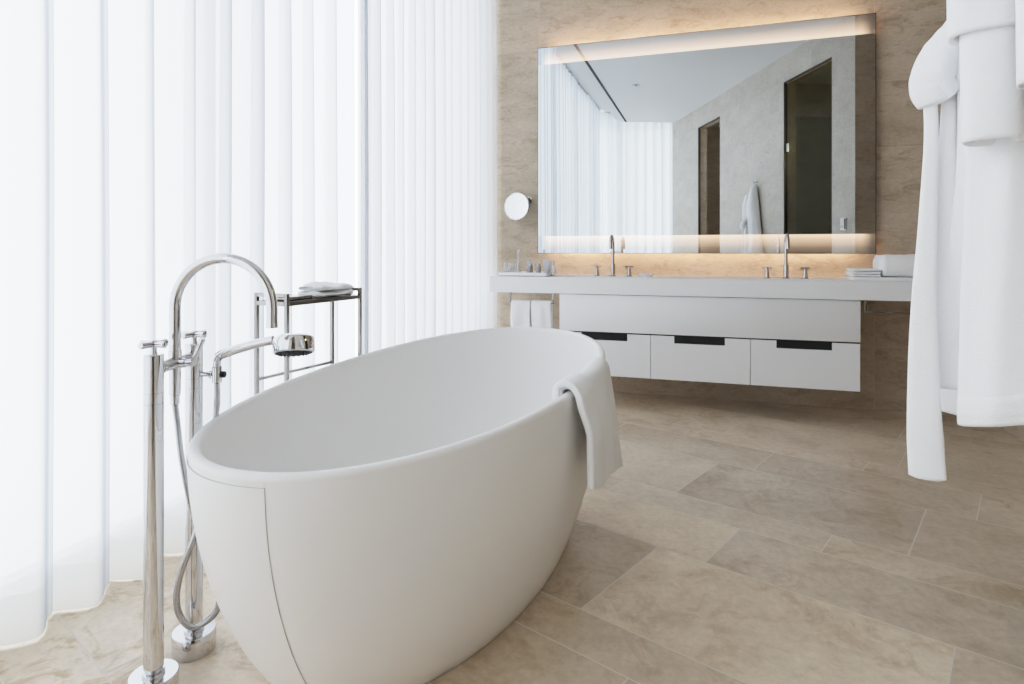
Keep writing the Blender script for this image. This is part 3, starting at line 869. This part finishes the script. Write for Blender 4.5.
tr.add(vs,fs); tag(tr.build('amenity_tray',M_porcelain,None),'rectangular white tray with glasses and bottles at the curtain end of the counter','tray')
TZ=z+.0085
def onx(px,y):
    k=(px-512)/F_; return (cos(YAW)*k-sin(YAW))/(sin(YAW)*k+cos(YAW))*y
def at(px,y): return V(onx(px,y),y,TZ)
def glass_obj(px,y,r,h,label):
    p=at(px,y); m=MB()
    m.lathe([(0,0),(r*.8,0),(r*.84,.002),(r,h),(r-.0012,h+.0006),(r-.0024,h),(r*.84-.003,.009),(0,.008)],p,seg=28)
    return tag(m.build('drinking_glass',M_drink,None),label,'glass','glasses on the amenity tray')
glass_obj(506.5,4.20,.024,.082,'narrow clear drinking glass nearest the curtain on the white tray')
glass_obj(512.8,4.25,.030,.080,'wider clear drinking glass between the narrow glass and the slim vase on the tray')
glass_obj(530.0,4.30,.031,.098,'tall clear tumbler standing behind the gray bottles on the white tray')
p=at(518.5,4.18); m=MB()
m.lathe([(0,0),(.026,0),(.029,.004),(.029,.012),(.018,.026),(.0105,.045),(.0095,.10),(.0095,.165),(.012,.178),(.0105,.178),(.008,.165),(.008,.05),(.015,.02),(0,.012)],p,seg=28)
tag(m.build('bud_vase',M_drink,None),'slim tall clear glass bud vase on the white tray, tallest thing there','vase')
def bottle(px,label):
    p=at(px,4.15); r=thing('toiletry_bottle',p,label,'bottle','gray toiletry bottles on the tray')
    m=MB(); m.lathe([(0,0),(.0165,0),(.018,.002),(.018,.055),(.0165,.058),(.009,.060),(0,.060)],p,seg=28); m.build('bottle_body',M_greyplastic,r)
    m=MB(); m.lathe([(0,.060),(.012,.060),(.0125,.061),(.0125,.078),(.011,.080),(0,.080)],p,seg=24); m.build('cap',M_palegrey,r)
bottle(530.5,'small gray toiletry bottle standing next to the slim vase on the tray')
bottle(538.5,'small gray toiletry bottle standing between the other bottle and the pale tube')
p=at(547,4.17); tb=thing('cosmetic_tube',p,'pale gray tapered cosmetic tube standing on its cap on the tray','tube')
m=MB()
def tube_fn(u,v):
    a=2*pi*u; rr=.019+.012*v; ry=.019*(1-v)+.003*v
    return p+V(rr*cos(a),ry*sin(a),.016+.092*v)
m.grid(tube_fn,28,10,closed_u=True); m.f.append(tuple(range(27,-1,-1))); m.mi.append(0); m.f.append(tuple(280+i for i in range(28))); m.mi.append(0)
m.build('tube_body',M_palegrey,tb)
m=MB(); m.lathe([(0,0),(.0185,0),(.019,.001),(.019,.0155),(0,.0155)],p,seg=28); m.build('tube_cap',M_porcelain,tb)
p=at(553.5,4.20); tb=thing('lotion_bottle',p,'slim white lotion bottle with dark pump at the cabinet end of the tray','bottle')
m=MB(); m.lathe([(0,0),(.013,0),(.014,.002),(.014,.062),(.012,.068),(.006,.071),(0,.071)],p,seg=24); m.build('bottle_body',M_porcelain,tb)
m=MB(); m.lathe([(0,.071),(.007,.071),(.007,.078),(.003,.079),(.003,.09),(.007,.091),(.007,.096),(0,.096)],p,seg=20); m.tube([p+V(0,0,.093),p+V(.016,-.004,.091)],.0028,10); m.build('pump',M_nickel,tb)

# towels on the right end of the counter, on a white board
bx0=onx(846,4.30); m=MB(); m.rbox((bx0,4.10,CZ1+.0004),(1.31,4.40,CZ1+.022),.004)
tag(m.build('towel_board',M_porcelain,None),'low white board under the folded towels at the right end of the counter','tray')
bz_=CZ1+.0226
soft_towel('face_towel',V(onx(862,4.20)+.01,4.22,bz_),V(1,0,0),V(0,1,0),.16,.20,.048,3,'thin stack of small white face towels beside the big folded towel',lump=.004,seed=2)
soft_towel('bath_towel',V(1.115,4.24,bz_),V(1,0,0),V(0,1,0),.32,.24,.132,1,'big thick folded white bath towel at the right end of the counter',lump=.010,seed=8)

# ------------------------------------------------------------------ mirror
MX0,MX1,MZ0,MZ1=-1.258,1.021,1.024,2.591
MY=4.535; MT=.022; BAND=.132
mr_=thing('vanity_mirror',V((MX0+MX1)/2,MY,MZ0),'large backlit rectangular mirror with glowing bands on the stone wall above the counter','mirror')
M_mir=mirror_mat(0,1,.1)
def band_mat(name,up):
    m=bpy.data.materials.new(name); m.use_nodes=True
    nt,ln=m.node_tree.nodes,m.node_tree.links; nt.remove(nt['Principled BSDF'])
    gl=N(nt,'ShaderNodeBsdfGlossy'); gl.inputs[0].default_value=(.56,.64,.685,1); gl.inputs['Roughness'].default_value=.0
    df=N(nt,'ShaderNodeBsdfDiffuse'); df.inputs[0].default_value=(.8,.78,.75,1)
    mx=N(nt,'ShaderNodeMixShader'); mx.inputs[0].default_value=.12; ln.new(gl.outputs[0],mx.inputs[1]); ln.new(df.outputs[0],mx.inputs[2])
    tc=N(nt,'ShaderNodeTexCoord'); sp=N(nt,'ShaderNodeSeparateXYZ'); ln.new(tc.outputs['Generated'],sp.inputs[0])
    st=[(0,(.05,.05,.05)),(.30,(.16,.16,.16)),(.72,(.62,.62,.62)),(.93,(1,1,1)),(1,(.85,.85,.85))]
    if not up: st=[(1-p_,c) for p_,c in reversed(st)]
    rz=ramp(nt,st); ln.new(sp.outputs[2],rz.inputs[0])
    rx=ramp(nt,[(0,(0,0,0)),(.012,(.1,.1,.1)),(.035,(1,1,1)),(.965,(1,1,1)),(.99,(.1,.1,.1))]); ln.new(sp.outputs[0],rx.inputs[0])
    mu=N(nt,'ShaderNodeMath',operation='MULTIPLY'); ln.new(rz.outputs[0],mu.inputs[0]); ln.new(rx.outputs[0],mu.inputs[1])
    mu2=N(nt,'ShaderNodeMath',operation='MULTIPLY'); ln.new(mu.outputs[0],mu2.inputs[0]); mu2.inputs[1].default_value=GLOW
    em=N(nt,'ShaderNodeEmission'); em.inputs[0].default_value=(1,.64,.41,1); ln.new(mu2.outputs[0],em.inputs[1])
    ad=N(nt,'ShaderNodeAddShader'); ln.new(mx.outputs[0],ad.inputs[0]); ln.new(em.outputs[0],ad.inputs[1])
    ln.new(ad.outputs[0],nt['Material Output'].inputs[0]); return m
GLOW=1.0
m=MB(); m.box((MX0+.003,MY,MZ0+BAND),(MX1-.003,MY+.004,MZ1-BAND)); m.build('mirror_glass',M_mir,mr_,smooth=False)
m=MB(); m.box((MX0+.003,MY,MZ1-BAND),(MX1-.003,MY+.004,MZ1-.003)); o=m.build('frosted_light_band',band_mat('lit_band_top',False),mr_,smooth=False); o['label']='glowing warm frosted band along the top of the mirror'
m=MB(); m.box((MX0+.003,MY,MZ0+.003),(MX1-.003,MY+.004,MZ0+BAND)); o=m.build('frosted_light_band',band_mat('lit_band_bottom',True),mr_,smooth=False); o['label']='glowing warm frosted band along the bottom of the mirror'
m=MB()
for a,b_ in (((MX0,MZ0),(MX1,MZ0+.003)),((MX0,MZ1-.003),(MX1,MZ1)),((MX0,MZ0+.003),(MX0+.003,MZ1-.003)),((MX1-.003,MZ0+.003),(MX1,MZ1-.003))):
    m.box((a[0],MY-.001,a[1]),(b_[0],MY+MT,b_[1]))
m.build('frame',M_dark,mr_,smooth=False)
m=MB(); m.box((MX0+.06,MY+.0055,MZ0+.11),(MX1-.06,D-.001,MZ1-.11)); m.build('backing',M_white_wall,mr_,smooth=False)
M_led=emit('warm_led',(1,.63,.41),105.)
for z0,z1,nm in ((MZ1-.10,MZ1-.09,'top'),(MZ0+.09,MZ0+.10,'bottom')):
    m=MB(); m.box((MX0+.10,MY+.012,z0),(MX1-.10,MY+.026,z1)); o=m.build('led_strip',M_led,mr_,smooth=False)

# round magnifying mirror left of it
mc=cam(515.3,206,4.62); mc=V(mc.x,4.44,mc.z)
mg=thing('magnifying_mirror',V(mc.x,4.5,mc.z),'small round chrome magnifying mirror on the stone wall between curtain and big mirror','mirror')
nd=V(-.62,-1,0.06).normalized()
nd=V(-.10,-1,0.03).normalized()
m=MB(); m.lathe([(0,-.012),(.09,-.012),(.1,-.008),(.104,0),(.104,.006),(.1,.009),(.096,.007)],mc,nd,56); m.build('frame',M_chrome,mg)
M_mag=mat('magnifier_glass',(.93,.94,.95),.03,1); nt,ln,b=nodes(M_mag)
tc=N(nt,'ShaderNodeTexCoord'); vo=N(nt,'ShaderNodeTexVoronoi'); vo.inputs['Scale'].default_value=55; ln.new(tc.outputs['Object'],vo.inputs['Vector'])
bp=N(nt,'ShaderNodeBump'); bp.inputs['Strength'].default_value=.7; bp.inputs['Distance'].default_value=.002; ln.new(vo.outputs['Distance'],bp.inputs['Height']); ln.new(bp.outputs[0],b.inputs['Normal'])
m=MB(); m.lathe([(0,.0005),(.03,.0011),(.06,.0030),(.08,.0050),(.0965,.0074)],mc,nd,56); m.build('magnifier_glass',M_mag,mg)
wp=V(mc.x+.052,D-.001,mc.z+.055); m=MB(); m.lathe([(0,0),(.03,0),(.03,-.008),(0,-.012)],wp,(0,1,0),28)
m.tube([wp+V(0,-.008,0),wp+V(0,-.05,0),wp+V(-.02,-.075,-.01),mc-nd*.012],.007,14); m.rbox((wp.x-.006,wp.y-.07,wp.z-.03),(wp.x+.006,wp.y-.05,wp.z+.03),.002); m.build('arm',M_nickel,mg)

# ------------------------------------------------------------------ door hardware, switch
gd=thing('glass_door',RW((d2[0]+d2[1])/2,-.05,0),'tall smoked glass door in the stone opening nearest the vanity, seen only in the mirror','door')
m=MB(); rbx(m,d2[0]+.012,d2[1]-.006,-.032,-.022,.01,2.855); m.build('glass_panel',M_doorglass,gd,smooth=False)
for z in (.35,2.16):
    m=MB(); rbx(m,d2[0]+.001,d2[0]+.05,-.036,-.018,z-.045,z+.045); m.build('hinge',M_hinge,gd,smooth=False)
# opening linings: one object each
m1=MB(); a,b_=d2; rbx(m1,a+.0005,a+.011,-.034,-.002,0,DZ-.0005); rbx(m1,a+.011,b_-.011,-.034,-.002,DZ-.011,DZ-.0005); rbx(m1,b_-.011,b_-.0005,-.034,-.002,0,DZ-.0005); m1.build('door_1',M_frame,kind='structure',smooth=False)
m1=MB(); a,b_=d1; rbx(m1,a+.0005,a+.011,-.034,-.002,0,DZ-.0005); rbx(m1,a+.011,b_-.011,-.034,-.002,DZ-.011,DZ-.0005); rbx(m1,b_-.011,b_-.0005,-.034,-.002,0,DZ-.0005); m1.build('door_2',M_frame,kind='structure',smooth=False)
sw=thing('wall_switch',RW(2.985,.0,1.23),'small white and dark switch plate on the stone beside the smoked glass door','switch')
m=MB(); rbx(m,2.945,3.03,.0012,.010,1.23,1.345); m.build('switch_plate',M_porcelain,sw,smooth=False,bevel=.002)
m=MB(); rbx(m,3.005,3.026,.0102,.013,1.24,1.335); m.build('rocker',M_dark,sw,smooth=False)
m=MB(); rbx(m,2.955,2.985,.0102,.012,1.255,1.275); m.build('rocker',M_palegrey,sw,smooth=False)

# ------------------------------------------------------------------ bathrobe on the right wall
rb=thing('bathrobe',RW(1.33,.06,.748),'white terry bathrobe with a hanging tied belt on the right-hand wall','bathrobe')
KZ=[.748,.95,1.20,1.42,1.58,1.70,1.78,1.83]
CTRL={
 .748:[(1.25,.012),(1.235,.07),(1.272,.127),(1.36,.118),(1.42,.188),(1.485,.222),(1.555,.17),(1.56,.06),(1.5,.010),(1.38,.008)],
 .95:[(1.25,.012),(1.235,.068),(1.27,.122),(1.35,.116),(1.40,.170),(1.455,.198),(1.52,.15),(1.53,.05),(1.47,.010),(1.36,.008)],
 1.20:[(1.25,.012),(1.237,.062),(1.268,.112),(1.33,.116),(1.37,.130),(1.42,.135),(1.46,.10),(1.465,.04),(1.42,.010),(1.33,.008)],
 1.42:[(1.235,.012),(1.225,.06),(1.25,.115),(1.29,.130),(1.34,.132),(1.38,.125),(1.42,.095),(1.425,.04),(1.38,.010),(1.31,.008)],
 1.58:[(1.235,.012),(1.225,.06),(1.25,.112),(1.29,.128),(1.33,.130),(1.365,.12),(1.39,.09),(1.395,.04),(1.36,.010),(1.3,.008)],
 1.70:[(1.245,.012),(1.238,.05),(1.255,.09),(1.29,.108),(1.32,.108),(1.345,.10),(1.362,.075),(1.36,.035),(1.335,.012),(1.295,.010)],
 1.78:[(1.265,.014),(1.258,.042),(1.268,.072),(1.29,.085),(1.31,.085),(1.325,.078),(1.335,.058),(1.335,.032),(1.32,.014),(1.295,.012)],
 1.83:[(1.280,.024),(1.277,.036),(1.28,.05),(1.29,.056),(1.30,.056),(1.307,.052),(1.312,.044),(1.312,.034),(1.305,.025),(1.293,.022)]}
def cr(a,b,c,d,t): return .5*((2*b)+(c-a)*t+(2*a-5*b+4*c-d)*t*t+(3*b-a-3*c+d)*t**3)
def ctrl(z):
    if z<=KZ[0]: return CTRL[KZ[0]]
    if z>=KZ[-1]: return CTRL[KZ[-1]]
    for i in range(len(KZ)-1):
        if KZ[i]<=z<=KZ[i+1]:
            t=(z-KZ[i])/(KZ[i+1]-KZ[i]); t=t*t*(3-2*t)*.5+t*.5
            return [(p[0]*(1-t)+q[0]*t,p[1]*(1-t)+q[1]*t) for p,q in zip(CTRL[KZ[i]],CTRL[KZ[i+1]])]
def robe_pt(u,z,ins=0):
    c=ctrl(z); n=len(c); f=u*n; i=int(f)%n; t=f-int(f)
    s=cr(c[i-1][0],c[i][0],c[(i+1)%n][0],c[(i+2)%n][0],t); d=cr(c[i-1][1],c[i][1],c[(i+1)%n][1],c[(i+2)%n][1],t)
    cs=sum(q[0] for q in c)/n; cd=sum(q[1] for q in c)/n
    w=smoothstep(1.75,1.0,z)
    rip=.0035*w*sin(u*2*pi*9+z*2.0)+.006*w*noise.noise(V(s*9,d*9,z*2.2))
    ds,dd=s-cs,d-cd; l=sqrt(ds*ds+dd*dd)+1e-6
    s+=ds/l*(rip-ins); d+=dd/l*(rip-ins)
    hw_=smoothstep(1.0,.748,z)
    return RW(s,max(d,.004),z+hw_*(.032*(1-min(1,d/.12))+.012*(1.45-s)/.2))
m=MB(); NU=120; zs=[1.83-(1.83-.748)*i/60 for i in range(61)]
rings=[[robe_pt(i/NU,z) for i in range(NU)] for z in zs]
# rounded thick hem turned inside
rings.append([robe_pt(i/NU,.748,.004)-V(0,0,.006) for i in range(NU)])
rings.append([robe_pt(i/NU,.748,.012)-V(0,0,.006) for i in range(NU)])
rings.append([robe_pt(i/NU,.748,.018)+V(0,0,.004) for i in range(NU)])
rings.append([robe_pt(i/NU,.84,.020) for i in range(NU)])
vs=[p for r in rings for p in r]; fs=[]
for j in range(len(rings)-1):
    for i in range(NU): k=(i+1)%NU; fs.append((j*NU+i,j*NU+k,(j+1)*NU+k,(j+1)*NU+i))
fs.append(tuple(range(NU-1,-1,-1))); fs.append(tuple((len(rings)-1)*NU+i for i in range(NU)))
m.add(vs,fs); m.build('robe_body',M_robe,rb,sharp=150)
# hem welt
m=MB()
def hemfn(u,v):
    z=.753+.042*v; return robe_pt(u,z,-.0035*(1-abs(2*v-1)**4)+.001)
m.grid(hemfn,NU,6,closed_u=True); m.build('hem',M_robe,rb,sharp=150)

def sleeve(name,path,prof,parent,nz=40,nu=48,closed_end=.02):
    """path: (s,d,z,hs,hd) keys top to bottom, elliptical soft sections"""
    m=MB(); keys=path
    def key(v):
        f=v*(len(keys)-1); i=min(int(f),len(keys)-2); t=f-i
        K=[keys[max(i-1,0)],keys[i],keys[i+1],keys[min(i+2,len(keys)-1)]]
        return [cr(K[0][j],K[1][j],K[2][j],K[3][j],t) for j in range(5)]
    def fn(u,v):
        s,d,z,hs_,hd_=key(v); a=2*pi*u
        x=se(cos(a),2.8)*hs_; y=se(sin(a),2.8)*hd_
        rp_=noise.noise(V(u*0+cos(a)*1.5,sin(a)*1.5,z*7+prof))*.005
        return RW(s+x*(1+rp_*6),max(d+y*(1+rp_*6),.004),z)
    rings=[[fn(i/nu,j/nz) for i in range(nu)] for j in range(nz+1)]
    s,d,z,hs_,hd_=keys[-1]
    def endr(k,dz): 
        return [RW(s+se(cos(2*pi*i/nu),2.8)*hs_*k,max(d+se(sin(2*pi*i/nu),2.8)*hd_*k,.004),z+dz) for i in range(nu)]
    rings+=[endr(.97,-.006),endr(.88,-.008),endr(.78,.0),endr(.7,.05)]
    s,d,z,hs_,hd_=keys[0]
    top=[endr0 for endr0 in [[RW(s+se(cos(2*pi*i/nu),2.8)*hs_*.8,max(d+se(sin(2*pi*i/nu),2.8)*hd_*.8,.004),z+.008) for i in range(nu)]]]
    rings=top+rings
    vs=[p for r in rings for p in r]; fs=[]
    for j in range(len(rings)-1):
        for i in range(nu): k=(i+1)%nu; fs.append((j*nu+i,j*nu+k,(j+1)*nu+k,(j+1)*nu+i))
    fs.append(tuple(range(nu-1,-1,-1))); fs.append(tuple((len(rings)-1)*nu+i for i in range(nu)))
    m.add(vs,fs); return m.build(name,M_robe,parent,sharp=150)
sleeve('sleeve',[(1.255,.085,1.70,.035,.04),(1.22,.086,1.60,.045,.052),(1.205,.086,1.50,.046,.052),(1.20,.084,1.44,.046,.053),(1.20,.083,1.392,.046,.054)],1,rb)
sleeve('sleeve_cuff',[(1.205,.080,1.45,.038,.040),(1.205,.080,1.38,.040,.0405),(1.205,.079,1.30,.041,.0405),(1.205,.078,1.226,.042,.0405)],2,rb)
sleeve('sleeve',[(1.22,.055,1.68,.03,.03),(1.13,.030,1.58,.03,.026),(1.105,.026,1.45,.03,.024),(1.10,.025,1.285,.032,.024)],5,rb)

def band(name,path,widths,thick,parent,seed=0,nrm=None):
    """a soft strip: path of (s,d,z), half width along 'wd' (a mix of s and d), rounded section"""
    P=[RW(*p) for p in path]; sp=bez(P,14); n=len(sp); wv=[]
    nw=len(widths)-1
    def wkey(t):
        f=t*nw; i=min(int(f),nw-1); k=f-i; return [widths[i][j]*(1-k)+widths[i+1][j]*k for j in range(2)]
    m=MB(); seg=24; vs=[]
    for i,p in enumerate(sp):
        t=i/(n-1); hw,ang=wkey(t)
        tg=(sp[min(i+1,n-1)]-sp[max(i-1,0)]).normalized()
        w=U*cos(ang)-W*sin(ang); w=(w-tg*w.dot(tg)).normalized(); b=tg.cross(w)
        endk=1-.35*(1-smoothstep(0,.012,min(t,1-t)))
        for k in range(seg):
            a=2*pi*k/seg
            rz=1+.10*noise.noise(V(cos(a)*2,sin(a)*2,i*.21+seed))
            vs.append(p+w*se(cos(a),3)*hw*endk+b*se(sin(a),2.4)*thick*endk*rz)
    fs=[]
    for i in range(n-1):
        for k in range(seg): l=(k+1)%seg; fs.append((i*seg+k,i*seg+l,(i+1)*seg+l,(i+1)*seg+k))
    fs.append(tuple(range(seg-1,-1,-1))); fs.append(tuple((n-1)*seg+k for k in range(seg)))
    m.add(vs,fs); return m.build(name,M_robe,parent,sharp=150)
# knot of the tied belt, then its hanging strands
bl=band('belt',[(1.27,.168,1.335),(1.275,.165,1.25),(1.285,.171,1.10),(1.295,.178,.95),(1.30,.179,.80),(1.30,.176,.70),(1.30,.173,.642)],[(.010,1.57),(.011,1.57),(.016,1.57),(.023,1.57),(.028,1.57),(.0285,1.57)],.008,rb,1)
band('belt_strand',[(1.30,.140,1.345),(1.30,.143,1.25),(1.31,.150,1.10),(1.33,.155,.98),(1.34,.160,.88),(1.345,.162,.80)],[(.011,1.57),(.013,1.57),(.022,1.57),(.032,1.57),(.040,1.57),(.040,1.57)],.010,bl,3)
band('belt_strand',[(1.27,.122,1.40),(1.28,.117,1.30),(1.29,.118,1.18),(1.31,.127,1.05),(1.345,.13,.90)],[(.010,1.57),(.012,1.57),(.015,1.57),(.02,1.57)],.008,bl,4)
band('belt_loop',[(1.31,.098,1.450),(1.30,.118,1.435),(1.285,.138,1.405),(1.275,.158,1.370),(1.272,.167,1.330),(1.275,.160,1.302)],[(.014,1.2),(.022,1.2),(.030,1.3),(.031,1.4),(.024,1.57)],.030,bl,6)
band('belt_knot',[(1.30,.100,1.425),(1.285,.128,1.405),(1.270,.145,1.375),(1.268,.150,1.340),(1.28,.138,1.318)],[(.016,1.0),(.019,1.1),(.02,1.2),(.016,1.4)],.026,bl,8)
hk=thing('robe_hook',RW(1.293,.03,1.86),'small chrome robe hook on the right-hand wall above the bathrobe','hook')
m=MB(); m.lathe([(0,0),(.012,0),(.012,.006),(0,.008)],RW(1.293,.0012,1.862),-W,24)
m.tube(bez([RW(1.293,.006,1.86),RW(1.293,.02,1.855),RW(1.293,.036,1.852),RW(1.293,.047,1.858),RW(1.293,.049,1.875)],6),.006,14); m.build('hook_body',M_chrome,hk)

# ------------------------------------------------------------------ daylight
w=bpy.data.worlds.new('sky'); SC.world=w; w.use_nodes=True
bg=w.node_tree.nodes['Background']; bg.inputs[0].default_value=(.905,.957,1.0,1); bg.inputs[1].default_value=3.4
def portal(name,loc,rot,sx_,sy_):
    l=bpy.data.lights.new(name,'AREA'); l.shape='RECTANGLE'; l.size=sx_; l.size_y=sy_
    l.cycles.is_portal=True
    o=bpy.data.objects.new(name,l); COL.objects.link(o); o.location=loc; o.rotation_euler=rot; return o
portal('daylight_portal',(XW-.08,1.42,1.7),(0,-pi/2,0),3.4,6.3)
fpc=FW(.6,-.58,1.7)
pd=portal('daylight_portal',fpc,(0,0,0),3.2,3.4)
pd.rotation_euler=(U.to_track_quat('-Z','Z')).to_euler()

# ------------------------------------------------------------------ camera
WL=5.0
TONE=[(0,0),(.06,.075),(.15,.215),(.3,.42),(.5,.60),(.8,.76),(1.3,.88),(2.2,.96),(5,1)]
cd=bpy.data.cameras.new('camera'); cm=bpy.data.objects.new('camera',cd); COL.objects.link(cm)
cm.location=(0,0,CH); cm.rotation_euler=(pi/2,0,YAW)
cd.sensor_width=36; cd.lens=F_/1024*36; cd.shift_y=-(342-HZ)/1024; cd.clip_start=.02
SC.camera=cm
SC.view_settings.view_transform='Standard'; SC.view_settings.look='None'
SC.view_settings.exposure=0.0; SC.view_settings.gamma=1.0
# camera response: straight in the shadows, soft shoulder in the highlights
SC.view_settings.use_curve_mapping=True
cv=SC.view_settings.curve_mapping; cv.clip_max_x=1; cv.clip_max_y=1
cv.white_level=(WL,WL,WL)
c=cv.curves[3]
for x,y in TONE[1:-1]: c.points.new(x/WL,y)
c.points[0].location=(0,0); c.points[-1].location=(1,1)
cv.update()
SC.cycles.use_denoising=True
SC.cycles.max_bounces=12; SC.cycles.diffuse_bounces=6; SC.cycles.transparent_max_bounces=24; SC.cycles.glossy_bounces=6
SC.cycles.sample_clamp_indirect=8
SC.cycles.caustics_reflective=False; SC.cycles.caustics_refractive=False
